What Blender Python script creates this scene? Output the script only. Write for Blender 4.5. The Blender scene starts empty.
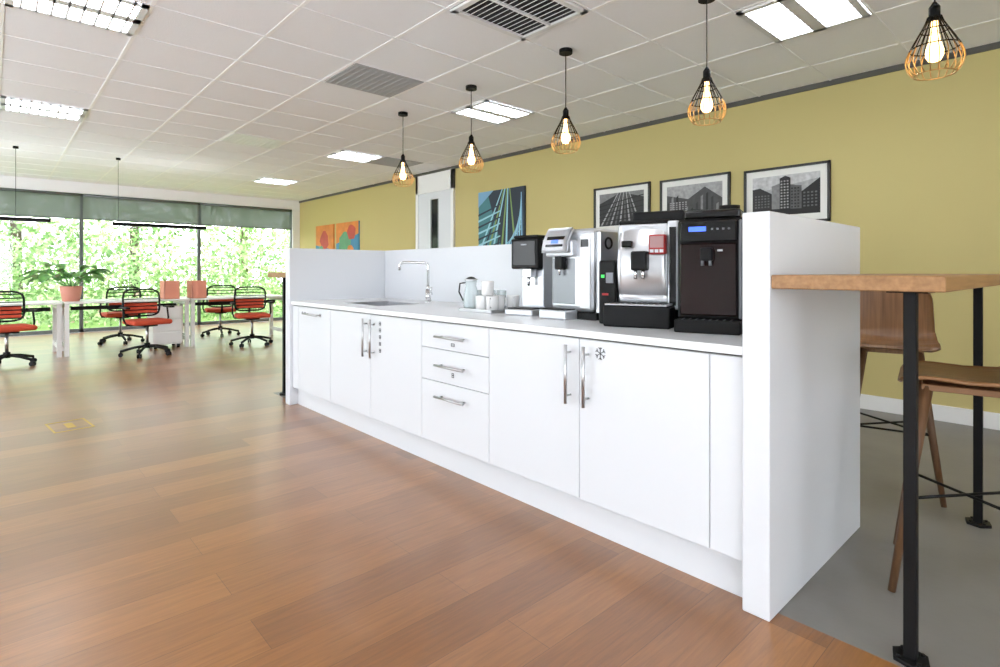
import bpy, math, random
from mathutils import Vector, Matrix
random.seed(4)
sc=bpy.context.scene
H=1.15; CZ=2.806; WT=0.892; WY=5.37; WX=-12.9
# ---------------- materials
def s2l(c):
    return tuple((x/255/12.92 if x/255<=.04045 else ((x/255+.055)/1.055)**2.4) for x in c)
M={}
def mat(name,rgb,rough=.5,metal=0,emit=0,trans=0,alpha=1,coat=0,bump=0,bscale=60,var=0,vscale=3,spec=.5):
    m=bpy.data.materials.new(name); m.use_nodes=True; nt=m.node_tree; b=nt.nodes['Principled BSDF']
    c=s2l(rgb)+(1,)
    b.inputs['Base Color'].default_value=c; b.inputs['Roughness'].default_value=rough
    b.inputs['Metallic'].default_value=metal; b.inputs['Transmission Weight'].default_value=trans
    b.inputs['Alpha'].default_value=alpha; b.inputs['Coat Weight'].default_value=coat; b.inputs['Specular IOR Level'].default_value=spec
    if emit: b.inputs['Emission Color'].default_value=c; b.inputs['Emission Strength'].default_value=emit
    if bump or var:
        tc=nt.nodes.new('ShaderNodeTexCoord'); n=nt.nodes.new('ShaderNodeTexNoise'); n.inputs['Scale'].default_value=bscale if bump else vscale
        n.inputs['Detail'].default_value=4
        nt.links.new(tc.outputs['Object'],n.inputs['Vector'])
        if bump:
            bp=nt.nodes.new('ShaderNodeBump'); bp.inputs['Strength'].default_value=bump; bp.inputs['Distance'].default_value=.01
            nt.links.new(n.outputs['Fac'],bp.inputs['Height']); nt.links.new(bp.outputs['Normal'],b.inputs['Normal'])
        if var:
            n2=nt.nodes.new('ShaderNodeTexNoise'); n2.inputs['Scale'].default_value=vscale; n2.inputs['Detail'].default_value=5
            nt.links.new(tc.outputs['Object'],n2.inputs['Vector'])
            mx=nt.nodes.new('ShaderNodeMix'); mx.data_type='RGBA'
            mx.inputs[6].default_value=tuple(x*(1-var) for x in c[:3])+(1,); mx.inputs[7].default_value=tuple(min(1,x*(1+var)) for x in c[:3])+(1,)
            nt.links.new(n2.outputs['Fac'],mx.inputs[0]); nt.links.new(mx.outputs[2],b.inputs['Base Color'])
    M[name]=m; return m
def woodmat(name,c1,c2,rough=.4,axis='X',scale=1.0):
    m=bpy.data.materials.new(name); m.use_nodes=True; nt=m.node_tree; b=nt.nodes['Principled BSDF']
    tc=nt.nodes.new('ShaderNodeTexCoord'); mp=nt.nodes.new('ShaderNodeMapping'); n=nt.nodes.new('ShaderNodeTexNoise')
    s={'X':(3,60,60),'Y':(60,3,60),'Z':(60,60,3),'YZ':(70,3,3)}[axis]; mp.inputs['Scale'].default_value=tuple(k*scale for k in s)
    n.inputs['Scale'].default_value=1; n.inputs['Detail'].default_value=6
    r=nt.nodes.new('ShaderNodeValToRGB'); r.color_ramp.elements[0].position=.3; r.color_ramp.elements[1].position=.7
    r.color_ramp.elements[0].color=s2l(c1)+(1,); r.color_ramp.elements[1].color=s2l(c2)+(1,)
    nt.links.new(tc.outputs['Object'],mp.inputs[0]); nt.links.new(mp.outputs[0],n.inputs['Vector']); nt.links.new(n.outputs['Fac'],r.inputs[0])
    nt.links.new(r.outputs[0],b.inputs['Base Color']); b.inputs['Roughness'].default_value=rough; M[name]=m
mat('white_lam',(220,223,228),.38)
mat('white_top',(234,236,239),.22)
mat('dark_gap',(110,110,112),.7)
mat('ceiling_tile',(246,247,250),.9,bump=.2,bscale=120,var=.015,vscale=40)
mat('tbar',(254,254,254),.5)
mat('bulkhead',(242,243,244),.8)
mat('yellow_paint',(198,183,122),.8,bump=.05,bscale=200,var=.02,vscale=1.5)
mat('white_paint',(240,240,239),.7)
mat('shadow_gap_trim',(82,80,76),.6)
mat('frame_grey',(105,112,112),.4,metal=.3)
mat('steel',(190,191,194),.28,metal=1)
mat('chrome',(225,226,228),.1,metal=1)
mat('silver',(198,201,206),.35,metal=.6)
mat('silver_dark',(120,122,127),.35,metal=.8)
mat('black_plastic',(14,14,15),.5,spec=.2)
mat('black_gloss',(9,8,9),.12,spec=.3)
mat('brown_gloss',(26,9,8),.12,spec=.25)
mat('black_metal',(12,12,13),.55,spec=.2)
mat('brass',(205,165,105),.3,metal=1)
mat('bulb',(255,200,130),.3,emit=8)
mat('panel_emit',(245,250,255),.5,emit=17)
mat('added_uplight',(250,250,255),.5,emit=12)  # glow added on top of the desk pendants to brighten the ceiling
mat('louvre',(235,236,238),.4)
mat('blue_led',(70,110,255),.3,emit=.9)
mat('green_led',(60,220,90),.3,emit=.6)
mat('red_pl',(170,40,40),.4)
mat('screen_pic',(170,130,130),.3)
mat('mug_white',(236,236,236),.2,coat=.5)
mat('glassware',(225,238,240),.03,alpha=.35)
mat('orange_fab',(200,74,46),.85,bump=.3,bscale=300)
mat('mesh_black',(24,24,26),.7,spec=.3)
mat('pink_pot',(226,150,130),.5)
mat('peach',(232,150,125),.6)
mat('leaf',(92,155,72),.4,var=.35,vscale=8)
mat('soil',(60,45,35),.9)
mat('desk_white',(240,240,238),.3)
mat('paper_mat',(236,236,232),.8)
mat('frame_black',(20,18,18),.4)
mat('vent_dark',(45,45,47),.7)
mat('vent_grey',(170,172,175),.7,bump=.3,bscale=150)
mat('bark',(70,55,42),.9,bump=.5,bscale=20)
mat('grass',(110,145,70),.95,var=.4,vscale=2)
mat('label',(70,70,74),.6)
mat('sticker_y',(205,175,90),.5)
mat('bounce_floor',(225,226,226),.6,var=.04)  # unseen strip behind the camera, added to bounce light onto the ceiling
woodmat('oak_top',(136,96,56),(168,124,78),.45,'Y')
woodmat('walnut_leg',(84,56,34),(114,80,52),.5,'Z')
woodmat('walnut_seat',(112,76,44),(146,104,66),.4,'YZ')
# wood floor
m=bpy.data.materials.new('wood_floor'); m.use_nodes=True; nt=m.node_tree; b=nt.nodes['Principled BSDF']; N=nt.nodes.new; L=nt.links.new
tc=N('ShaderNodeTexCoord'); mp=N('ShaderNodeMapping'); mp.inputs['Rotation'].default_value=(0,0,math.radians(90))
L(tc.outputs['Object'],mp.inputs[0]); br=N('ShaderNodeTexBrick'); L(mp.outputs[0],br.inputs['Vector'])
br.inputs['Scale'].default_value=1; br.inputs['Brick Width'].default_value=1.25; br.inputs['Row Height'].default_value=.19; br.inputs['Mortar Size'].default_value=.001
br.inputs['Mortar Smooth'].default_value=.3; br.inputs['Bias'].default_value=0
br.inputs['Color1'].default_value=s2l((130,80,30))+(1,); br.inputs['Color2'].default_value=s2l((164,108,52))+(1,); br.inputs['Mortar'].default_value=s2l((96,60,28))+(1,)
mp2=N('ShaderNodeMapping'); mp2.inputs['Scale'].default_value=(60,4,1); L(tc.outputs['Object'],mp2.inputs[0])
n=N('ShaderNodeTexNoise'); n.inputs['Scale'].default_value=1; n.inputs['Detail'].default_value=7; n.inputs['Roughness'].default_value=.65; n.inputs['Distortion'].default_value=.8; L(mp2.outputs[0],n.inputs['Vector'])
rp=N('ShaderNodeValToRGB'); rp.color_ramp.elements[0].position=.3; rp.color_ramp.elements[1].position=.72
rp.color_ramp.elements[0].color=(.68,.66,.64,1); rp.color_ramp.elements[1].color=(1.12,1.12,1.12,1); L(n.outputs['Fac'],rp.inputs[0])
mx=N('ShaderNodeMix'); mx.data_type='RGBA'; mx.blend_type='MULTIPLY'; mx.inputs[0].default_value=1; L(br.outputs['Color'],mx.inputs[6]); L(rp.outputs[0],mx.inputs[7]); L(mx.outputs[2],b.inputs['Base Color'])
b.inputs['Roughness'].default_value=.36; b.inputs['Specular IOR Level'].default_value=.4; b.inputs['Coat Weight'].default_value=.8; b.inputs['Coat Roughness'].default_value=.28
bp=N('ShaderNodeBump'); bp.inputs['Strength'].default_value=.05; bp.inputs['Distance'].default_value=.004; L(n.outputs['Fac'],bp.inputs['Height']); L(bp.outputs['Normal'],b.inputs['Normal'])
M['wood_floor']=m
mat('grey_floor',(124,121,117),.42,bump=.05,bscale=40,var=.3,vscale=2.6)
# foliage
m=bpy.data.materials.new('foliage'); m.use_nodes=True; nt=m.node_tree; b=nt.nodes['Principled BSDF']; N=nt.nodes.new; L=nt.links.new
g=N('ShaderNodeNewGeometry'); r=N('ShaderNodeValToRGB'); e=r.color_ramp.elements
e[0].color=s2l((84,125,66))+(1,); e[1].color=s2l((190,212,150))+(1,)
x=e.new(.45); x.color=s2l((135,172,102))+(1,); x=e.new(.955); x.color=s2l((210,226,180))+(1,); x=e.new(.98); x.color=s2l((225,180,185))+(1,)
L(g.outputs['Random Per Island'],r.inputs[0]); L(r.outputs[0],b.inputs['Base Color']); b.inputs['Roughness'].default_value=.6
tr=N('ShaderNodeBsdfTranslucent'); L(r.outputs[0],tr.inputs[0]); ms=N('ShaderNodeMixShader'); ms.inputs[0].default_value=.4
L(b.outputs[0],ms.inputs[1]); L(tr.outputs[0],ms.inputs[2]); L(ms.outputs[0],nt.nodes['Material Output'].inputs[0]); M['foliage']=m
def thinmat(name,rgb,fac,kind):
    m=bpy.data.materials.new(name); m.use_nodes=True; nt=m.node_tree; nt.nodes.clear(); N=nt.nodes.new; L=nt.links.new
    o=N('ShaderNodeOutputMaterial'); t=N('ShaderNodeBsdfTransparent'); ms=N('ShaderNodeMixShader'); ms.inputs[0].default_value=fac
    if kind=='glass': s=N('ShaderNodeBsdfGlossy'); s.inputs['Roughness'].default_value=.02; s.inputs[0].default_value=s2l(rgb)+(1,); out=s.outputs[0]
    else:
        s1=N('ShaderNodeBsdfDiffuse'); s1.inputs[0].default_value=s2l(rgb)+(1,); s2=N('ShaderNodeBsdfTranslucent'); s2.inputs[0].default_value=s2l(rgb)+(1,)
        a=N('ShaderNodeMixShader'); a.inputs[0].default_value=.5; L(s1.outputs[0],a.inputs[1]); L(s2.outputs[0],a.inputs[2]); out=a.outputs[0]
    L(t.outputs[0],ms.inputs[1]); L(out,ms.inputs[2]); L(ms.outputs[0],o.inputs[0]); M[name]=m
thinmat('win_glass',(255,255,255),.05,'glass'); thinmat('blind',(140,148,142),.85,'cloth')

# ---------------- mesh builder
class MB:
    def __init__(s): s.v=[];s.f=[];s.mi=[];s.sm=[];s.mats=[]
    def mid(s,m):
        if m not in s.mats: s.mats.append(m)
        return s.mats.index(m)
    def add(s,vs,fs,m,smooth=False):
        o=len(s.v); s.v+= [tuple(p) for p in vs]; k=s.mid(m)
        for i,f in enumerate(fs):
            s.f.append([a+o for a in f]); s.mi.append(k); s.sm.append(smooth if isinstance(smooth,bool) else smooth[i])
    def box(s,c,d,m,bev=0,rot=None):
        import bmesh
        bm=bmesh.new(); bmesh.ops.create_cube(bm,size=1)
        bmesh.ops.scale(bm,vec=d,verts=bm.verts)
        if bev: bmesh.ops.bevel(bm,geom=bm.edges[:],offset=bev,segments=3 if bev>.006 else 1,affect='EDGES',profile=.5)
        T=Matrix.Translation(c)
        if rot: T=T@Matrix.Rotation(rot[0],4,rot[1])
        bm.transform(T); bm.verts.index_update()
        s.add([v.co[:] for v in bm.verts],[[v.index for v in f.verts] for f in bm.faces],m); bm.free()
    def bx(s,x0,x1,y0,y1,z0,z1,m,bev=0):
        s.box(((x0+x1)/2,(y0+y1)/2,(z0+z1)/2),(abs(x1-x0),abs(y1-y0),abs(z1-z0)),m,bev)
    def cyl(s,a,b,r1,m,r2=None,n=16):
        a=Vector(a);b=Vector(b); r2=r1 if r2 is None else r2; d=(b-a).normalized()
        x=d.orthogonal().normalized(); y=d.cross(x); vs=[]
        for p,r in((a,r1),(b,r2)):
            for i in range(n):
                t=2*math.pi*i/n; vs.append(p+x*r*math.cos(t)+y*r*math.sin(t))
        fs=[[i,(i+1)%n,n+(i+1)%n,n+i] for i in range(n)]; sm=[True]*n
        fs+=[list(range(n))[::-1],list(range(n,2*n))]; sm+=[False,False]; s.add(vs,fs,m,sm)
    def tube(s,pts,r,m,n=8):
        pts=[Vector(p) for p in pts]; vs=[]; x=None
        for i,p in enumerate(pts):
            d=(pts[min(i+1,len(pts)-1)]-pts[max(i-1,0)]).normalized()
            x=d.orthogonal().normalized() if x is None else (x-d*x.dot(d)).normalized()
            y=d.cross(x)
            for k in range(n):
                t=2*math.pi*k/n; vs.append(p+x*r*math.cos(t)+y*r*math.sin(t))
        fs=[]
        for i in range(len(pts)-1):
            for k in range(n): fs.append([i*n+k,i*n+(k+1)%n,(i+1)*n+(k+1)%n,(i+1)*n+k])
        fs.append(list(range(n))[::-1]); fs.append(list(range((len(pts)-1)*n,len(pts)*n)))
        s.add(vs,fs,m,True)
    def ring(s,c,R,r,m,n=28,axis='Z'):
        vs=[];k=6
        for i in range(n):
            t=2*math.pi*i/n
            for j in range(k):
                a=2*math.pi*j/k; rr=R+r*math.cos(a); p=(rr*math.cos(t),rr*math.sin(t),r*math.sin(a))
                if axis=='Y': p=(p[0],p[2],p[1])
                if axis=='X': p=(p[2],p[0],p[1])
                vs.append((c[0]+p[0],c[1]+p[1],c[2]+p[2]))
        s.add(vs,[[i*k+j,((i+1)%n)*k+j,((i+1)%n)*k+(j+1)%k,i*k+(j+1)%k] for i in range(n) for j in range(k)],m,True)
    def lathe(s,prof,m,c=(0,0,0),n=24):
        vs=[(c[0]+r*math.cos(2*math.pi*i/n),c[1]+r*math.sin(2*math.pi*i/n),c[2]+z) for r,z in prof for i in range(n)]
        s.add(vs,[[j*n+i,j*n+(i+1)%n,(j+1)*n+(i+1)%n,(j+1)*n+i] for j in range(len(prof)-1) for i in range(n)],m,True)
    def poly(s,pts,m): s.add(pts,[list(range(len(pts)))],m)
    def grid(s,fn,nu,nv,m,th=0):
        P=[[Vector(fn(i/nu,j/nv)) for j in range(nv+1)] for i in range(nu+1)]
        W=nv+1; vs=[p for r in P for p in r]; fs=[[i*W+j,(i+1)*W+j,(i+1)*W+j+1,i*W+j+1] for i in range(nu) for j in range(nv)]
        if th:
            ns=[]
            for i in range(nu+1):
                for j in range(nv+1):
                    du=P[min(i+1,nu)][j]-P[max(i-1,0)][j]; dv=P[i][min(j+1,nv)]-P[i][max(j-1,0)]
                    ns.append(du.cross(dv).normalized())
            o=len(vs); vs=vs+[v-nn*th for v,nn in zip(vs,ns)]
            fs=fs+[[a+o for a in f][::-1] for f in fs]
            bd=[i*W for i in range(nu+1)]+[nu*W+j for j in range(1,W)]+[i*W+nv for i in range(nu-1,-1,-1)]+[j for j in range(nv-1,0,-1)]
            fs+=[[bd[k],bd[(k+1)%len(bd)],bd[(k+1)%len(bd)]+o,bd[k]+o] for k in range(len(bd))]
        s.add(vs,fs,m,True)
    def done(s,name,loc=(0,0,0),rz=0,parent=None):
        me=bpy.data.meshes.new(name); me.from_pydata(s.v,[],s.f)
        for k in s.mats: me.materials.append(M[k])
        me.polygons.foreach_set('material_index',s.mi); me.polygons.foreach_set('use_smooth',s.sm); me.update()
        o=bpy.data.objects.new(name,me); o.location=loc; o.rotation_euler=(0,0,rz); sc.collection.objects.link(o)
        if parent: o.parent=parent
        return o
# ---------------- shell
XE=3.0; YS=-6.0
b=MB(); b.bx(WX,XE,-1.6,1.945,-.1,0,'wood_floor'); b.bx(WX,XE,YS,-1.6,-.1,0,'bounce_floor'); b.bx(-5.3,XE,1.945,WY,-.1,0,'grey_floor'); b.bx(WX,-5.3,1.945,WY,-.1,0,'wood_floor'); b.done('floor')
b=MB(); b.bx(WX,XE,YS,WY,CZ,CZ+.1,'ceiling_tile'); b.done('ceiling')
b=MB(); b.bx(WX-.2,XE+.2,WY,WY+.2,-.1,CZ+.1,'yellow_paint'); b.done('wall_north')
b=MB(); b.bx(XE,XE+.2,YS,WY,2.6,CZ+.1,'white_paint'); b.bx(XE,XE+.2,YS,WY,-.1,0,'white_paint'); b.bx(XE,XE+.2,YS,-4.2,0,2.6,'white_paint'); b.bx(XE,XE+.2,.6,WY,0,2.6,'white_paint'); b.done('wall_east')
b=MB(); b.bx(WX-.2,XE+.2,YS-.2,YS,2.6,CZ+.1,'white_paint'); b.bx(WX-.2,XE+.2,YS-.2,YS,-.1,.0,'white_paint'); b.bx(WX-.2,-12.2,YS-.2,YS,0,2.6,'white_paint'); b.bx(-2.6,XE+.2,YS-.2,YS,0,2.6,'white_paint'); b.done('wall_south')
b=MB(); b.bx(WX-.2,WX,YS,WY,2.6,CZ+.1,'bulkhead'); b.bx(WX-.2,WX,5.2,WY,-.1,2.6,'white_paint'); b.bx(WX-.2,WX,YS,WY,-.1,0,'bulkhead'); b.bx(WX-.2,WX,YS,-4.8,0,2.6,'white_paint'); b.done('wall_west')
b=MB(); b.bx(WX,-8.0,WY-.018,WY,0,.12,'white_paint',.002); b.bx(-6.85,XE,WY-.018,WY,0,.12,'white_paint',.002); b.done('baseboard_north')
b=MB(); b.bx(WX,XE,WY-.02,WY,CZ-.045,CZ,'shadow_gap_trim'); b.done('shadow_gap_strip')  # dark strip under the ceiling, its colour stands for a gap's shade
# windows
ms=[-4.78,-2.78,-.78,1.22,3.22,5.2]
wn=0
for i in range(5):
    y0,y1=ms[i],ms[i+1]; b=MB(); w=.03; wn+=1
    for a,c,z0,z1 in((y0,y0+w,0,2.6),(y1-w,y1,0,2.6),(y0,y1,0,.07),(y0,y1,2.54,2.6)):
        b.bx(WX-.12,WX-.05,a,c,z0,z1,'frame_grey')
    b.bx(WX-.09,WX-.085,y0+w,y1-w,.07,2.54,'win_glass'); b.done('window_%d'%wn)
    b=MB(); b.bx(WX-.022,WX-.020,y0+.02,y1-.02,2.14,2.56,'blind'); b.cyl((WX-.02,y0+.02,2.57),(WX-.02,y1-.02,2.57),.02,'frame_grey'); b.bx(WX-.028,WX-.012,y0+.02,y1-.02,2.12,2.145,'frame_grey'); b.done('roller_blind')
for i in (0,1,2,3):  # south windows are unseen, added to let in daylight
    x0=-12.2+2.4*i; x1=x0+2.4; wn+=1; b=MB(); w=.03
    for a,c,z0,z1 in((x0,x0+w,0,2.6),(x1-w,x1,0,2.6),(x0,x1,0,.07),(x0,x1,2.54,2.6)): b.bx(a,c,YS-.12,YS-.05,z0,z1,'frame_grey')
    b.bx(x0+w,x1-w,YS-.09,YS-.085,.07,2.54,'win_glass'); b.done('window_%d'%wn)
for i in (0,1):  # unseen east glazing, added as side light for counter and ceiling
    y0=-4.2+2.4*i; y1=y0+2.4; wn+=1; b=MB(); w=.03
    for a,c,z0,z1 in((y0,y0+w,0,2.6),(y1-w,y1,0,2.6),(y0,y1,0,.07),(y0,y1,2.54,2.6)): b.bx(XE+.05,XE+.12,a,c,z0,z1,'frame_grey')
    b.bx(XE+.085,XE+.09,y0+w,y1-w,.07,2.54,'win_glass'); b.done('window_%d'%wn)
# ceiling grid
b=MB()
gz=CZ-.005
GU=[1.0+.6*k for k in range(-6,20)]; GV=[.04+.69*k for k in range(-8,8)]
for u in GU:
    if -u>WX and -u<XE: b.bx(-u-.008,-u+.008,YS,WY-.02,gz,CZ,'ceiling_tile')
for v in GV:
    if YS<v<WY: b.bx(WX,XE,v-.012,v+.012,gz+.001,CZ,'tbar')
b.done('ceiling_grid')
for v in(-3.41,.04,3.49):  # panels behind the camera are unseen extras added to light the room
    for u in(-2,1,4,7,10):
        if u==10 and v<1 and v>-1: continue
        b=MB(); x0,x1=-(u+.6)+.012,-u-.012; y0,y1=v+.012,v+.678
        b.bx(x0,x1,y0,y1,CZ-.003,CZ-.001,'panel_emit')
        t=.04
        for q in((x0,x0+t,y0,y1),(x1-t,x1,y0,y1),(x0,x1,y0,y0+t),(x0,x1,y1-t,y1),((x0+x1)/2-.04,(x0+x1)/2+.04,y0,y1)):
            b.bx(*q,CZ-.016,CZ-.002,'louvre')
        for j in range(1,9):
            yy=y0+(y1-y0)*j/9; b.bx(x0,x1,yy-.006,yy+.006,CZ-.016,CZ-.002,'louvre')
        b.done('ceiling_light_panel')
# vents
b=MB(); x0,x1,y0,y1=-2.79,-2.21,2.13,2.78
b.bx(x0,x1,y0,y1,CZ-.004,CZ-.001,'vent_dark')
for q in((x0,x0+.04,y0,y1),(x1-.04,x1,y0,y1),(x0,x1,y0,y0+.04),(x0,x1,y1-.04,y1),((x0+x1)/2-.008,(x0+x1)/2+.008,y0,y1)): b.bx(*q,CZ-.02,CZ-.003,'louvre')
for j in range(1,13):
    yy=y0+.04+(y1-y0-.08)*j/13; b.box(((x0+x1)/2,yy,CZ-.011),(x1-x0,.022,.003),'louvre',rot=(.6,'X'))
b.done('air_vent')
for (u,v,mm) in((4.0,2.11,'vent_grey'),(7.0,2.11,'louvre'),(7.0,4.18,'vent_grey')):
    b=MB(); b.bx(-u-.585,-u-.015,v+.015,v+.665,CZ-.009,CZ-.001,mm)
    for j in range(10): b.bx(-u-.56,-u-.04,v+.05+j*.06,v+.065+j*.06,CZ-.012,CZ-.008,mm)
    b.done('ceiling_vent')
# ---------------- counter
b=MB(); XR=-.738; XL=-4.80; F=1.872; B=2.87; T=1.347
b.bx(XR-.09,XR,F,B,0,T,'white_lam',.003); b.bx(XL,XL+.09,F,B,0,T,'white_lam',.003)
xl,xr=XL+.09,XR-.09
b.bx(xl,xr,2.80,B,0,T,'white_lam',.003)
b.bx(xl,xr,1.93,2.80,.15,WT-.20,'dark_gap')
b.bx(xl,xr,1.93,1.95,WT-.2,WT-.03,'dark_gap')
b.bx(xl,xr,1.945,1.965,0,.15,'white_lam')
sx0,sx1,sy0,sy1=-4.12,-3.62,2.08,2.48
for q in((xl,sx0,1.885,2.80),(sx1,xr,1.885,2.80),(sx0,sx1,1.885,sy0),(sx0,sx1,sy1,2.80)): b.bx(*q,WT-.03,WT,'white_top')
g=.002
def door(u0,u1,z0,z1): b.bx(-u1+g,-u0-g,1.897,1.917,z0+g,z1-g,'white_lam',.0015)
ZB,ZT=.15,.855
for u0,u1 in((.828,.956),(.956,1.555),(1.555,2.155),(2.765,3.375),(3.375,3.985),(3.985,4.585),(4.585,4.71)): door(u0,u1,ZB,ZT)
for z0,z1 in((ZB,.51),(.51,.70),(.70,ZT)): door(2.155,2.765,z0,z1)
def hv(u): 
    b.cyl((-u,1.862,.565),(-u,1.862,.825),.0075,'steel',n=10)
    for z in(.60,.79): b.cyl((-u,1.862,z),(-u,1.898,z),.005,'steel',n=8)
def hh(u,z):
    b.cyl((-u-.13,1.862,z),(-u+.13,1.862,z),.0075,'steel',n=10)
    for d in(-.1,.1): b.cyl((-u+d,1.862,z),(-u+d,1.898,z),.005,'steel',n=8)
for u in(1.605,1.505,3.425,3.325): hv(u)
hh(2.46,.775); hh(2.46,.61); hh(2.46,.43); hh(4.285,.80)
KC=b.done('kitchen_counter')
# labels
b=MB(); c=(-1.44,1.8955,.80)
for k in range(3):
    b.box(c,(.052,.002,.003),'label',rot=(math.radians(30+60*k),'Y'))
for k in range(6):
    a=math.radians(30+60*k)
    p=Vector((c[0]+.017*math.cos(a),c[1],c[2]+.017*math.sin(a)))
    for s_ in(-.8,.8):
        q=p+Vector((math.cos(a+s_),0,math.sin(a+s_)))*.006; b.box(q,(.012,.002,.0025),'label',rot=(-(a+s_),'Y'))
def ic(u,z,w=.03,h=.03):
    x=-u; t=.003
    for q in((x-w/2,x+w/2,z-h/2,z-h/2+t),(x-w/2,x+w/2,z+h/2-t,z+h/2),(x-w/2,x-w/2+t,z-h/2,z+h/2),(x+w/2-t,x+w/2,z-h/2,z+h/2)): b.bx(q[0],q[1],1.8945,1.8965,q[2],q[3],'label')
    b.bx(x-w/5,x+w/5,1.8945,1.8965,z-h/10,z+h/10,'label')
for z in(.80,.755,.71,.665,.62): ic(3.25,z,.022,.024)
for u in(4.50,4.45,4.16): ic(u,.80,.024,.024)
ic(2.46,.735,.03,.018); ic(2.46,.565,.018,.026)
b.done('cabinet_labels',parent=KC)
# sink
b=MB(); t=.006; zb=WT-.17
b.bx(sx0+t,sx1-t,sy0+t,sy1-t,zb,zb+.004,'steel')
for q in((sx0+.001,sx0+t,sy0+.001,sy1-.001),(sx1-t,sx1-.001,sy0+.001,sy1-.001),(sx0+.001,sx1-.001,sy0+.001,sy0+t),(sx0+.001,sx1-.001,sy1-t,sy1-.001)): b.bx(*q,zb,WT+.002,'steel')
for q in((sx0-.012,sx0,sy0-.012,sy1+.012),(sx1,sx1+.012,sy0-.012,sy1+.012),(sx0,sx1,sy0-.012,sy0),(sx0,sx1,sy1,sy1+.012)): b.bx(*q,WT,WT+.003,'steel')
b.cyl((-3.87,2.28,zb+.003),(-3.87,2.28,zb+.008),.04,'chrome')
b.done('sink',parent=KC)
b=MB(); b.cyl((0,0,0),(0,0,.012),.028,'chrome'); b.cyl((0,0,0),(0,0,.10),.022,'chrome'); b.cyl((0,0,.1),(0,0,.14),.018,'chrome',.013)
d=Vector((-.62,-.78,0)); pts=[Vector((0,0,.12)),Vector((0,0,.29))]
for k in range(1,7): a=k*math.pi/12; pts.append(Vector((0,0,.29))+d*(.035*(1-math.cos(a)))+Vector((0,0,.035*math.sin(a))))
pts.append(d*.20+Vector((0,0,.328)))
for k in range(1,7): a=k*math.pi/12; pts.append(d*(.20+.03*math.sin(a))+Vector((0,0,.298+.03*math.cos(a))))
pts.append(d*.23+Vector((0,0,.265))); b.tube(pts,.011,'chrome',12)
b.cyl((.02,0,.07),(.05,0,.075),.012,'chrome'); b.cyl((.04,0,.075),(.06,-.01,.13),.005,'chrome')
b.done('kitchen_tap',(-3.70,2.60,WT))
# ---------------- machines (front = -Y)
def M5():
    b=MB(); w,dp,h=.27,.34,.50
    b.bx(-w/2,w/2,-.02,dp,0,.05,'black_plastic',.008)
    b.bx(-w/2,w/2,0,dp,.05,h-.02,'black_plastic',.015)
    b.bx(-w/2+.02,w/2-.02,.03,dp-.02,h-.02,h+.02,'black_gloss',.01)
    b.bx(-w/2+.012,w/2-.03,-.012,.006,.07,h-.125,'brown_gloss',.006)
    b.bx(-w/2+.012,w/2-.03,-.016,.006,h-.12,h-.03,'black_gloss',.006)
    b.bx(-w/2+.05,-w/2+.12,-.018,-.014,h-.075,h-.055,'blue_led')
    for k in range(4): b.bx(-w/2+.14+k*.022,-w/2+.148+k*.022,-.018,-.014,h-.07,h-.063,'silver_dark')
    b.bx(w/2-.024,w/2-.010,-.01,.006,.06,h-.03,'silver_dark',.004)
    b.bx(-.035,.015,-.05,0,h-.20,h-.145,'black_plastic',.008); b.bx(.03,.05,-.015,-.011,h-.16,h-.152,'steel')
    for x in(-.025,.005): b.cyl((x,-.038,h-.22),(x,-.038,h-.195),.007,'silver_dark',n=10)
    b.bx(-w/2,w/2-.01,-.075,0,0,.055,'black_plastic',.008)
    for k in range(8): b.bx(-w/2+.03+k*.027,-w/2+.036+k*.027,-.068,-.015,.054,.057,'silver_dark')
    b.cyl((.05,.2,h+.02),(.05,.2,h+.05),.045,'black_plastic')
    return b
M5().done('bean_to_cup_machine',(-1.118,2.225,WT),math.radians(18))
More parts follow.
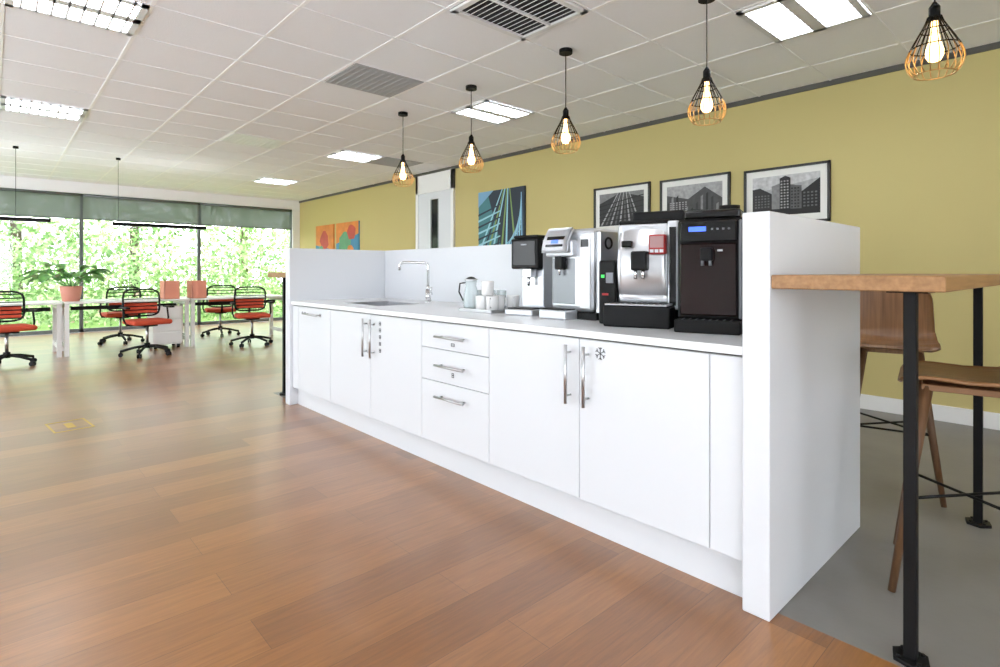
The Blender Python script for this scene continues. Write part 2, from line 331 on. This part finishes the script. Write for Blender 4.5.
def M4():
    b=MB(); w,dp,h=.31,.38,.49
    b.bx(-w/2,w/2,.03,dp,0,.08,'black_plastic',.006)
    b.bx(-w/2+.01,w/2-.01,.06,dp,.08,h,'silver',.02)
    b.bx(-w/2+.06,w/2,.14,dp,h,h+.06,'black_plastic',.012); b.bx(-w/2+.02,w/2-.03,.06,.14,h-.01,h+.012,'black_gloss',.005)
    def fn(s,t):
        x=(-w/2+.035)+s*(w-.09); z=.13+t*(h-.15); y=.055-.05*math.sin(math.pi*min(1,max(0,t*.9+.1)))*.9
        return (x,y-.012*math.sin(math.pi*s),z)
    b.grid(lambda s,t:fn(s,t),10,14,'steel',-.012)
    b.bx(-w/2+.03,w/2-.05,.03,.07,.11,h-.01,'silver',.01)
    b.bx(.03,.105,-.022,.02,h-.155,h-.065,'red_pl',.004); b.bx(.037,.098,-.027,-.02,h-.125,h-.072,'screen_pic'); 
    for i in range(3): b.bx(.037+i*.022,.053+i*.022,-.027,-.02,h-.147,h-.133,'white_lam')
    b.bx(-.10,-.05,-.02,.02,h-.12,h-.09,'black_gloss',.004)
    b.bx(-.045,.03,-.06,.01,h-.23,h-.14,'black_plastic',.01); b.cyl((-.025,-.04,h-.27),(-.025,-.04,h-.22),.009,'chrome'); b.cyl((.01,-.04,h-.27),(.01,-.04,h-.22),.009,'chrome')
    b.bx(-w/2-.01,w/2-.015,-.09,.06,0,.10,'black_plastic',.008)
    b.bx(-w/2,w/2-.025,-.095,.05,.1,.108,'steel',.002)
    for k in range(10): b.bx(-w/2+.02+k*.026,-w/2+.034+k*.026,-.08,.03,.108,.1095,'black_plastic')
    b.bx(-w/2-.07,-w/2+.015,.02,.30,0,.31,'black_plastic',.01)
    b.bx(-w/2-.055,-w/2-.04,.014,.022,.225,.24,'green_led'); b.bx(-w/2-.03,-w/2+.005,.012,.022,.2,.25,'silver_dark'); b.bx(-w/2-.05,-w/2-.02,.014,.022,.14,.15,'red_pl')
    b.bx(w/2-.05,w/2,.02,.3,.08,h,'silver',.008)
    b.bx(w/2-.04,w/2-.01,.015,.02,.1,h-.03,'black_gloss')
    return b
M4().done('coffee_machine',(-1.45,2.235,WT),math.radians(18))
def M3():
    b=MB(); w,dp,h=.32,.36,.485
    b.bx(-w/2,w/2,0,dp,.0,.04,'black_plastic',.005)
    b.bx(-w/2,w/2-.02,.0,dp,.04,h,'silver',.03)
    b.bx(w/2-.03,w/2+.004,.03,dp-.02,.03,h-.015,'steel',.01)
    def fn(s,t):
        x=-w/2+.01+s*.17; z=h-.13+t*.125; y=-.06+.055*t*t; return (x,y,z)
    b.bx(-w/2+.005,.035,-.045,.02,h-.15,h-.06,'silver',.012)
    b.grid(fn,6,6,'silver',-.02)
    b.box((-.065,-.062,h-.07),(.13,.012,.065),'black_gloss',.004,rot=(-.35,'X')); b.box((-.065,-.069,h-.07),(.05,.004,.02),'blue_led',rot=(-.35,'X'))
    b.bx(-.095,-.04,-.04,0,h-.22,h-.14,'black_plastic',.008); b.cyl((-.068,-.025,h-.25),(-.068,-.025,h-.2),.008,'chrome')
    b.bx(-w/2+.02,.02,-.003,.004,.08,h-.16,'silver_dark',.002)
    b.bx(-w/2+.005,.035,-.10,.01,0,.05,'silver',.008); b.bx(-w/2+.015,.025,-.092,-.005,.05,.056,'black_plastic')
    b.bx(.055,.125,-.006,.004,.06,h-.04,'white_top',.003)
    b.bx(.065,.115,-.008,-.002,h-.1,h-.06,'black_gloss')
    b.ring((w/2+.006,.10,h-.08),.028,.006,'black_plastic',axis='X')
    b.bx(w/2+.002,w/2+.008,.16,.30,.08,.2,'silver_dark')
    return b
M3().done('silver_coffee_machine',(-1.935,2.30,WT),0)
def M2():
    b=MB(); w,dp,h=.20,.30,.47
    b.bx(-w/2,w/2,-.06,dp,0,.035,'silver',.006); b.bx(-w/2+.015,w/2-.015,-.05,.06,.035,.042,'black_plastic')
    b.bx(-w/2+.01,w/2-.01,.09,dp,.035,h-.2,'silver',.01)
    b.bx(-w/2,w/2,.0,dp,h-.20,h-.02,'black_plastic',.01); b.bx(-w/2+.01,w/2-.01,.01,dp-.01,h-.02,h,'black_plastic',.006)
    b.bx(-w/2+.02,w/2-.02,-.004,.004,h-.18,h-.035,'black_gloss',.002); b.bx(-.02,.02,-.006,-.002,h-.06,h-.053,'silver_dark')
    b.bx(-.03,.03,.02,.08,h-.25,h-.19,'steel',.006)
    b.cyl((0,.045,h-.30),(0,.045,h-.24),.01,'chrome'); b.bx(-w/2+.03,w/2-.03,.085,.093,.06,h-.24,'steel')
    b.bx(w/2-.002,w/2+.003,.05,dp-.03,.05,h-.03,'silver')
    return b
M2().done('water_dispenser',(-2.31,2.31,WT),math.radians(8))
# tray + mugs
b=MB(); b.bx(-.16,.16,-.16,.16,0,.012,'steel',.003)
for q in((-.16,.16,-.16,-.15),(-.16,.16,.15,.16),(-.16,-.15,-.16,.16),(.15,.16,-.16,.16)): b.bx(*q,.01,.02,'steel')
b.done('serving_tray',(-2.66,2.38,WT),0)
def mug():
    b=MB(); b.lathe([(0,0),(.034,0),(.038,.01),(.041,.085),(.041,.09),(.037,.09),(.035,.01),(0,.008)],'mug_white')
    b.tube([(.038,0,.075),(.055,0,.078),(.066,0,.06),(.064,0,.035),(.05,0,.02),(.037,0,.02)],.005,'mug_white')
    return b
mp_=[(-2.56,2.28,.0125),(-2.66,2.28,.0125),(-2.60,2.37,.0125),(-2.61,2.285,.104),(-2.69,2.37,.0125),(-2.56,2.46,.0125)]
for i,(x,y,z) in enumerate(mp_): mug().done('coffee_mug',(x,y,WT+z),i*1.3-1)
def glass():
    b=MB(); b.lathe([(0,0),(.027,0),(.034,.12),(.031,.12),(.025,.006),(0,.006)],'glassware'); return b
for x,y,z in((-2.775,2.38,.0125),(-2.765,2.46,.0125),(-2.68,2.47,.0125)): glass().done('drinking_glass',(x,y,WT+z))
b=MB(); b.lathe([(0,0),(.045,0),(.052,.03),(.048,.10),(.036,.15),(.042,.19),(.039,.19),(.033,.15),(.045,.10),(.049,.03),(.04,.006),(0,.006)],'glassware'); b.lathe([(.043,.185),(.043,.195),(.038,.195),(.038,.185)],'steel')
b.tube([(-.038,0,.17),(-.075,0,.165),(-.082,0,.11),(-.051,0,.05)],.005,'black_plastic'); b.lathe([(.038,.193),(.02,.205),(0,.21)],'black_plastic')
b.done('glass_jug',(-2.765,2.28,WT+.0125),.6)
# ---------------- bar tables
def bartable(name,x0,x1,y0,y1,lx):
    b=MB(); b.bx(x0,x1,y0,y1,1.092,1.137,'oak_top',.003)
    for y in(y0+.12,y1-.06):
        b.bx(lx-.016,lx+.016,y-.016,y+.016,.008,1.092,'black_metal',.002); b.cyl((lx,y,0),(lx,y,.012),.05,'black_metal',n=6); b.bx(lx-.05,lx+.05,y-.05,y+.05,1.086,1.092,'black_metal')
        for a in range(4): b.cyl((lx+.035*math.cos(a*1.57+.78),y+.035*math.sin(a*1.57+.78),.01),(lx+.035*math.cos(a*1.57+.78),y+.035*math.sin(a*1.57+.78),.018),.006,'black_metal',n=8)
    b.done(name)
bartable('bar_table',XR+.001,-.286,1.88,3.36,-.385)
bartable('bar_table',-5.25,XL-.001,1.88,3.36,-5.15)
# bar stools  front=-Y
def stool():
    b=MB(); sh=.765
    prof=[(-.20,-.012),(-.185,0),(-.12,.002),(0,-.006),(.10,-.002),(.155,.018),(.19,.06),(.21,.13),(.222,.21),(.228,.29)]
    def fn(s,t):
        k=t*(len(prof)-1); i=min(int(k),len(prof)-2); f=k-i
        y=prof[i][0]*(1-f)+prof[i+1][0]*f; z=prof[i][1]*(1-f)+prof[i+1][1]*f
        q=2*s-1; w=.205-.02*max(0,(t-.5)*2); 
        if t<.12: w-=.035*(1-t/.12)**2
        if t>.9: w-=.03*((t-.9)/.1)**2
        z2=z+.018*q*q*(1 if t<.6 else 0)*min(1,t*4); y2=y-(.03*q*q if t>.6 else 0)*min(1,(t-.6)/.2 if t>.6 else 0)
        return (q*w,y2,sh+z2)
    b.grid(fn,14,36,'walnut_seat',.013)
    b.bx(-.14,.14,-.13,.13,sh-.045,sh-.022,'walnut_seat',.003)
    for sx in(-1,1):
        for sy in(-1,1):
            b.cyl((sx*.12,sy*.115,sh-.03),(sx*.215,sy*.215,0),.021,'walnut_leg',.012,n=14)
    z=.33; k=.12+(.095)*(1-z/(sh-.03)); r=.0055
    p=[(sx*k,sy*k) for sx,sy in((-1,-1),(1,-1),(1,1),(-1,1))]
    b.cyl((*p[0],z),(*p[2],z),r,'black_metal',n=8); b.cyl((*p[1],z),(*p[3],z),r,'black_metal',n=8)
    b.cyl((*p[0],z),(*p[1],z),r,'black_metal',n=8)
    return b
stool().done('bar_stool',(-.34,2.63,0),math.radians(-80))
stool().done('bar_stool',(-.78,3.58,0),math.radians(12))
# ---------------- pendants
def pendant():
    b=MB(); z0=2.045-CZ
    b.cyl((0,0,-.03),(0,0,0),.05,'black_metal',n=24); b.cyl((0,0,-.03),(0,0,-.46),.0035,'black_metal',n=6)
    b.cyl((0,0,z0+.24),(0,0,z0+.305),.022,'black_metal'); b.cyl((0,0,z0+.305),(0,0,z0+.33),.022,'black_metal',.006)
    P=[(.026,.26),(.034,.235),(.052,.20),(.073,.16),(.093,.12),(.106,.085),(.109,.06),(.103,.035),(.089,.012),(.078,0)]
    n=20
    for i in range(n):
        t=2*math.pi*i/n; pts=[(r*math.cos(t),r*math.sin(t),z0+z) for r,z in P]
        b.tube(pts[:5],.0024,'black_metal',5); b.tube(pts[4:],.0026,'brass',5)
    for r,z,mm in((.026,.26,'black_metal'),(.052,.2,'black_metal'),(.093,.12,'black_metal'),(.078,0,'brass')): b.ring((0,0,z0+z),r,.003,mm)
    b.lathe([(.012,.245),(.014,.19),(.022,.15),(.034,.11),(.034,.085),(.022,.062),(0,.055)],'bulb',(0,0,z0),16)
    return b
for u in(4.95,3.83,2.72,1.61,.52): pendant().done('pendant_lamp',(-u,3.16,CZ))
# ---------------- pictures on wall
def canvas(name,u0,u1,z0,z1,bg,polys,framed):
    b=MB(); x0,x1=-u1,-u0; yb=WY-.001; mm=0
    if framed:
        t=.022; yf=WY-.03
        for q in((x0,x0+t,z0,z1),(x1-t,x1,z0,z1),(x0,x1,z0,z0+t),(x0,x1,z1-t,z1)): b.bx(q[0],q[1],yf,yb,q[2],q[3],'frame_black')
        b.bx(x0+t,x1-t,WY-.014,yb,z0+t,z1-t,'paper_mat'); mm=.08; yy=WY-.0155
    else: b.bx(x0,x1,WY-.03,yb,z0,z1,bg); yy=WY-.0305
    X0,X1,Z0,Z1=x0+mm,x1-mm,z0+mm,z1-mm
    if framed: b.poly([(X0,yy,Z0),(X1,yy,Z0),(X1,yy,Z1),(X0,yy,Z1)],bg)
    for k,(pts,c) in enumerate(polys):
        yy-=.0002; b.poly([(X0+(X1-X0)*p[0],yy,Z0+(Z1-Z0)*p[1]) for p in pts],c)
    b.done(name)
for i,g_ in enumerate((14,36,62,90,125,160,190)): mat('g%d'%i,(g_,g_,g_+2),.6,var=.6,vscale=26)
random.seed(7)
def rowwin(P,x0,x1,z0,z1,nx,nz,c):
    for i in range(nx):
        for j in range(nz):
            a=x0+(x1-x0)*(i+.2)/nx; bb=x0+(x1-x0)*(i+.75)/nx; d0=z0+(z1-z0)*(j+.2)/nz; d1=z0+(z1-z0)*(j+.7)/nz
            P.append(([(a,d0),(bb,d0),(bb,d1),(a,d1)],c))
p1=[([(0,0),(1,0),(1,.8),(.5,1),(0,.7)],'g1')]
for k in range(9): p1.append(([(.02+.11*k,0),(.06+.11*k,0),(.45+.03*k,1),(.43+.03*k,1)],'g%d'%((5,3)[k%2])))
for k in range(6): p1.append(([(.0,.12*k),(1,.05+.16*k),(1,.08+.16*k),(0,.12*k+.03)],'g0'))
canvas('framed_photo',3.386,4.158,1.60,2.14,'g4',p1,True)
p2=[([(0,.1),(1,.2),(1,.55),(.7,.9),(.4,.6),(0,.75)],'g2')]
for k in range(11): p2.append(([(.09*k,.1),(.09*k+.04,.1),(.09*k+.04,.55+.2*math.sin(k)),(.09*k,.5+.2*math.sin(k))],'g%d'%((1,4,0)[k%3])))
p2.append(([(0,0),(1,0),(1,.2),(.5,.3),(0,.2)],'g0')); rowwin(p2,.05,.4,.25,.55,6,5,'g5')
canvas('framed_photo',2.485,3.26,1.60,2.13,'g5',p2,True)
p3=[([(0,.6),(1,.85),(1,1),(0,1)],'g6'),([(0,0),(.3,0),(.3,.55),(.12,.72),(0,.7)],'g1'),([(.3,.05),(.42,.05),(.42,.8),(.3,.74)],'g4'),([(.42,.05),(.58,.05),(.58,.92),(.5,.98),(.42,.92)],'g1'),([(.58,.05),(.74,.05),(.74,.7),(.58,.75)],'g3'),([(.74,0),(1,0),(1,.85),(.74,.55)],'g0'),([(0,0),(1,0),(1,.12),(0,.18)],'g0')]
rowwin(p3,.03,.28,.2,.55,5,5,'g3'); rowwin(p3,.43,.57,.15,.88,3,10,'g5'); rowwin(p3,.76,.98,.15,.55,4,5,'g3'); rowwin(p3,.59,.73,.15,.68,3,7,'g1')
canvas('framed_photo',1.60,2.347,1.585,2.112,'g5',p3,True)
mat('navy',(22,38,58),.5); mat('cyan_l',(150,205,220),.5); mat('teal',(60,120,130),.5); mat('lime',(120,150,90),.5); mat('sky_b',(120,170,205),.5)
p=[([(0,0),(.55,0),(.2,1),(0,1)],'teal')]
for k in range(9): p.append(([(.1*k,0),(.1*k+.045,0),(.55+.02*k+.0,1),(.53+.02*k,1)],('cyan_l','navy','lime')[k%3]))
for k in range(8): p.append(([(.45+.07*k,0),(.48+.07*k,0),(.95,.35+.08*k),(.93,.35+.08*k)],('cyan_l','sky_b')[k%2]))
p.append(([(0,.75),(.35,1),(0,1)],'sky_b'))
for k in range(7): p.append(([(0,.1*k),(.5,.1*k+.15),(.5,.1*k+.17),(0,.1*k+.035)],('navy','cyan_l')[k%2]))
canvas('canvas_print',5.334,6.30,1.42,2.315,'navy',p,False)
mat('art_or',(222,132,60),.6,var=.4,vscale=5); mat('art_bl',(60,130,170),.6,var=.4,vscale=5); mat('art_gr',(90,150,110),.6,var=.4,vscale=6); mat('art_rd',(190,70,60),.6,var=.3,vscale=5)
def blob(cx,cy,r,n=14): return [(min(1,max(0,cx+r*math.cos(2*math.pi*k/n)*random.uniform(.8,1.1))),min(1,max(0,cy+r*math.sin(2*math.pi*k/n)*random.uniform(.8,1.1)))) for k in range(n)]
canvas('abstract_painting',9.98,10.95,1.30,2.15,'art_bl',[([(0,.5),(1,.7),(1,1),(0,1)],'art_or'),(blob(.4,.5,.3),'art_gr'),(blob(.7,.75,.2),'art_rd'),(blob(.65,.3,.15),'art_or')],False)
canvas('abstract_painting',11.08,11.95,1.30,2.15,'art_or',[([(0,0),(1,0),(1,.35),(0,.5)],'art_bl'),(blob(.5,.6,.25),'art_rd'),(blob(.3,.3,.18),'art_gr')],False)
# door
b=MB(); x0,x1=-7.95,-6.90; y0=WY-.045
b.bx(x0,x0+.07,y0,WY-.001,0,CZ-.05,'white_paint',.003); b.bx(x1-.07,x1,y0,WY-.001,0,CZ-.05,'white_paint',.003); b.bx(x0,x1,y0,WY-.001,2.45,CZ-.05,'white_paint',.003)
a,c=-7.50,-7.32
for q in((x0+.073,a,.008,2.447),(c,x1-.073,.008,2.447),(a,c,.008,.7),(a,c,2.33,2.447)): b.bx(q[0],q[1],y0+.012,WY-.001,q[2],q[3],'white_lam')
b.bx(a,c,y0+.02,y0+.03,.7,2.33,'black_gloss')
for q in((a-.015,a),(c,c+.015)): b.bx(*q,y0+.004,y0+.012,.7,2.33,'frame_grey')
b.cyl((-7.05,y0-.03,1.02),(-7.18,y0-.03,1.02),.01,'steel'); b.cyl((-7.05,y0-.03,1.02),(-7.05,y0+.013,1.02),.01,'steel')
b.done('door_1')
# ---------------- desks
for v0 in(-.82,.70,2.22):
    b=MB(); X0,X1=-10.2,-9.35
    b.bx(X0,X1,v0,v0+1.5,.705,.73,'desk_white',.003)
    for y in(v0+.03,v0+1.47):
        b.bx(X0+.04,X0+.10,y-.025,y+.025,0,.705,'desk_white'); b.bx(X1-.10,X1-.04,y-.025,y+.025,0,.705,'desk_white'); b.bx(X0+.1,X1-.1,y-.02,y+.02,.64,.705,'desk_white')
        b.bx(X0+.1,X1-.1,y-.015,y+.015,.1,.16,'desk_white')
    b.bx(X0+.38,X0+.46,v0+.1,v0+1.4,.60,.65,'mesh_black')
    if v0==.70:
        b.bx(-9.80,-9.38,1.72,2.10,.06,.62,'desk_white',.005)
        for k in range(3): b.bx(-9.383,-9.376,1.74,2.08,.08+k*.18,.24+k*.18,'white_paint',.003)
        for x in(-9.75,-9.43):
            for y in(1.76,2.06): b.cyl((x,y,0),(x,y,.06),.02,'mesh_black')
    b.done('office_desk')
for v in(1.98,2.35):
    b=MB(); b.bx(-.16,.16,-.1,.1,0,.01,'peach'); b.bx(.14,.16,-.1,.1,0,.27,'peach',.003); b.bx(-.16,-.14,-.1,.1,0,.27,'peach',.003); b.bx(-.16,.16,-.1,-.09,0,.27,'peach'); b.bx(-.16,.16,.09,.1,0,.27,'peach'); b.bx(-.16,.16,-.003,.003,0,.25,'peach')
    b.done('desk_organizer',(-9.6,v,.73))
for v in(1.9,-.04):
    b=MB(); b.bx(-.035,.035,-.62,.62,1.815,1.865,'black_metal',.004); b.bx(-.02,.02,-.59,.59,1.813,1.816,'louvre'); b.bx(-.028,.028,-.6,.6,1.865,1.868,'added_uplight')
    for y in((-.55,) if v>1 else (.26,)): b.cyl((0,y,1.86),(0,y,CZ-.01),.003,'black_metal',n=6); b.cyl((0,y,CZ-.03),(0,y,CZ-.001),.03,'black_metal')
    b.done('linear_pendant_lamp',(-9.75,v,0))
# plant
b=MB(); b.lathe([(0,0),(.095,0),(.10,.01),(.13,.2),(.13,.21),(.118,.21),(.112,.18),(0,.18)],'pink_pot'); b.lathe([(.113,.185),(0,.19)],'soil')
random.seed(11)
for i in range(20):
    a=i*2.4; el=random.uniform(.45,1.2); Ln=random.uniform(.22,.40); d=Vector((math.cos(a),math.sin(a),0)); st=Vector((0,0,.18))+d*.03
    tip=st+d*Ln*math.cos(el)*.8+Vector((0,0,Ln*math.sin(el)*.7)); b.tube([st,(st+tip)/2+Vector((0,0,.02)),tip],.005,'leaf',5)
    LL=random.uniform(.28,.38); W=LL*.30; side=Vector((-d.y,d.x,0))
    def fn(s,t):
        q=2*s-1; w=W*math.sin(math.pi*min(1,t*.94+.03))**.8; return tip+d*(LL*t*.9)+Vector((0,0,.18*t-.22*t*t*(1.2-el*.4)))+side*q*w+Vector((0,0,abs(q)*w*.35))
    b.grid(fn,4,9,'leaf',.002)
b.done('potted_plant',(-9.72,.80,.73))
# chairs front=-Y
def chair():
    b=MB()
    for k in range(5):
        a=2*math.pi*k/5+.3; d=Vector((math.cos(a),math.sin(a),0)); s_=Vector((-d.y,d.x,0))
        b.tube([d*.03+Vector((0,0,.13)),d*.15+Vector((0,0,.115)),d*.30+Vector((0,0,.075))],.017,'mesh_black',8)
        for q in(-.014,.014):
            c=d*.30+s_*q+Vector((0,0,.028)); b.cyl(c-s_*.009,c+s_*.009,.028,'mesh_black',n=14)
        b.cyl(d*.3+Vector((0,0,.04)),d*.3+Vector((0,0,.085)),.01,'mesh_black',n=8)
    b.cyl((0,0,.10),(0,0,.17),.035,'mesh_black'); b.cyl((0,0,.17),(0,0,.41),.018,'steel')
    b.bx(-.09,.09,-.12,.12,.40,.43,'mesh_black',.006)
    b.box((0,-.01,.46),(.47,.45,.065),'orange_fab',.03)
    def bp(x,z): return (x,.235+.05*(z-.55)+-.09*(x/.23)**2*.6,z)
    def sq(t):
        c,s=math.cos(t),math.sin(t); return (.225*math.copysign(abs(c)**.45,c),.71+.185*math.copysign(abs(s)**.45,s))
    fr=[bp(*sq(2*math.pi*k/40)) for k in range(41)]; b.tube(fr,.013,'mesh_black',8)
    for k in range(7):
        z=.56+.05*k; b.tube([bp(-.22+.44*j/8,z) for j in range(9)],.0075,'mesh_black',6)
    b.grid(lambda s,t: bp(-.2+.4*s,.565+.14*t),8,4,'orange_fab',.014)
    b.tube([(0,.10,.42),(0,.22,.44),(0,.275,.50),(0,.27,.62)],.018,'mesh_black',8)
    for sx in(-1,1):
        b.tube([(sx*.10,0,.42),(sx*.25,.0,.43),(sx*.275,.02,.50),(sx*.27,.05,.645)],.012,'mesh_black',8); b.box((sx*.27,.0,.655),(.06,.25,.025),'mesh_black',.01)
    return b
for (u,v,r) in((8.82,1.55,-80),(8.95,2.97,-100),(8.95,.12,-75),(10.62,1.50,95),(10.62,2.98,80)):
    chair().done('office_chair',(-u,v,0),math.radians(r+180))
# floor sticker outline
b=MB(); w,h=.17,.12
for q in((-w,w,-h,-h+.012),(-w,w,h-.012,h),(-w,-w+.012,-h,h),(w-.012,w,-h,h)): b.bx(*q,0,.002,'sticker_y')
b.bx(-.08,.08,-.025,.025,0,.002,'sticker_y')
b.done('floor_sticker',(-5.2,.42,.0),.1)
# ---------------- outside
b=MB(); b.bx(-45,WX-.2,-30,35,-.3,-.1,'grass'); b.done('garden_ground')
random.seed(3)
import numpy as np
rng=np.random.default_rng(5)
V=[];Fc=[]
def leaves(c,R,n,size):
    d=rng.normal(size=(n,3)); d/=np.linalg.norm(d,axis=1)[:,None]; rad=rng.uniform(.7,1.05,(n,1)); p=np.array(c)+d*rad*np.array(R)
    a=rng.normal(size=(n,3)); a/=np.linalg.norm(a,axis=1)[:,None]; bb=np.cross(a,rng.normal(size=(n,3))); bb/=np.linalg.norm(bb,axis=1)[:,None]
    s=rng.uniform(.6,1.3,(n,1))*size
    for q in range(n):
        if p[q][2]<-.08 or p[q][0]>WX-.4: continue
        o=len(V); A=a[q]*s[q];Bq=bb[q]*s[q]*.5
        V.extend([p[q]-A,p[q]+Bq,p[q]+A,p[q]-Bq]); Fc.append((o,o+1,o+2,o+3))
core=MB()
for y in np.arange(-9,17,1.3):
    for row,(x,z,R) in enumerate(((-15.6,.3,.85),(-17.2,1.0,1.3),(-19.5,1.9,1.7))):
        c=(x+random.uniform(-.4,.4),y+random.uniform(-.5,.5),z+random.uniform(-.4,.4)); RR=(R*.9,R,R*random.uniform(.75,1.15))
        leaves(c,RR,(800,1100,600)[row],(.06,.075,.10)[row])
for y in(-4,0.5,3.5,7,11):
    leaves((-22,y,5.5),(2.5,2.8,3.6),700,.16); core.cyl((-22,y,-.1),(-22,y,6),.18,'bark',.08)
core.add(V,Fc,'foliage'); core.done('garden_trees')
# ---------------- light
w=bpy.data.worlds.new('World'); sc.world=w; w.use_nodes=True; bg=w.node_tree.nodes['Background']; bg.inputs[0].default_value=(.90,.95,1,1); bg.inputs[1].default_value=5.5
l=bpy.data.lights.new('sun','SUN'); l.energy=4.0; l.angle=.05; l.color=(1,.97,.92); o=bpy.data.objects.new('sun',l); sc.collection.objects.link(o)
o.location=(0,0,12); o.rotation_euler=Vector((-.55,.25,-1)).to_track_quat('-Z','Y').to_euler()
# camera
cam=bpy.data.cameras.new('camera'); co=bpy.data.objects.new('camera',cam); sc.collection.objects.link(co); sc.camera=co
co.location=(0,0,H); co.rotation_euler=(math.pi/2,0,math.radians(47.5)); cam.sensor_width=36; cam.lens=19.91; cam.shift_y=-.0625; cam.clip_start=.05
sc.view_settings.view_transform='Standard'; sc.view_settings.look='None'; sc.view_settings.exposure=.3; sc.view_settings.gamma=1.05
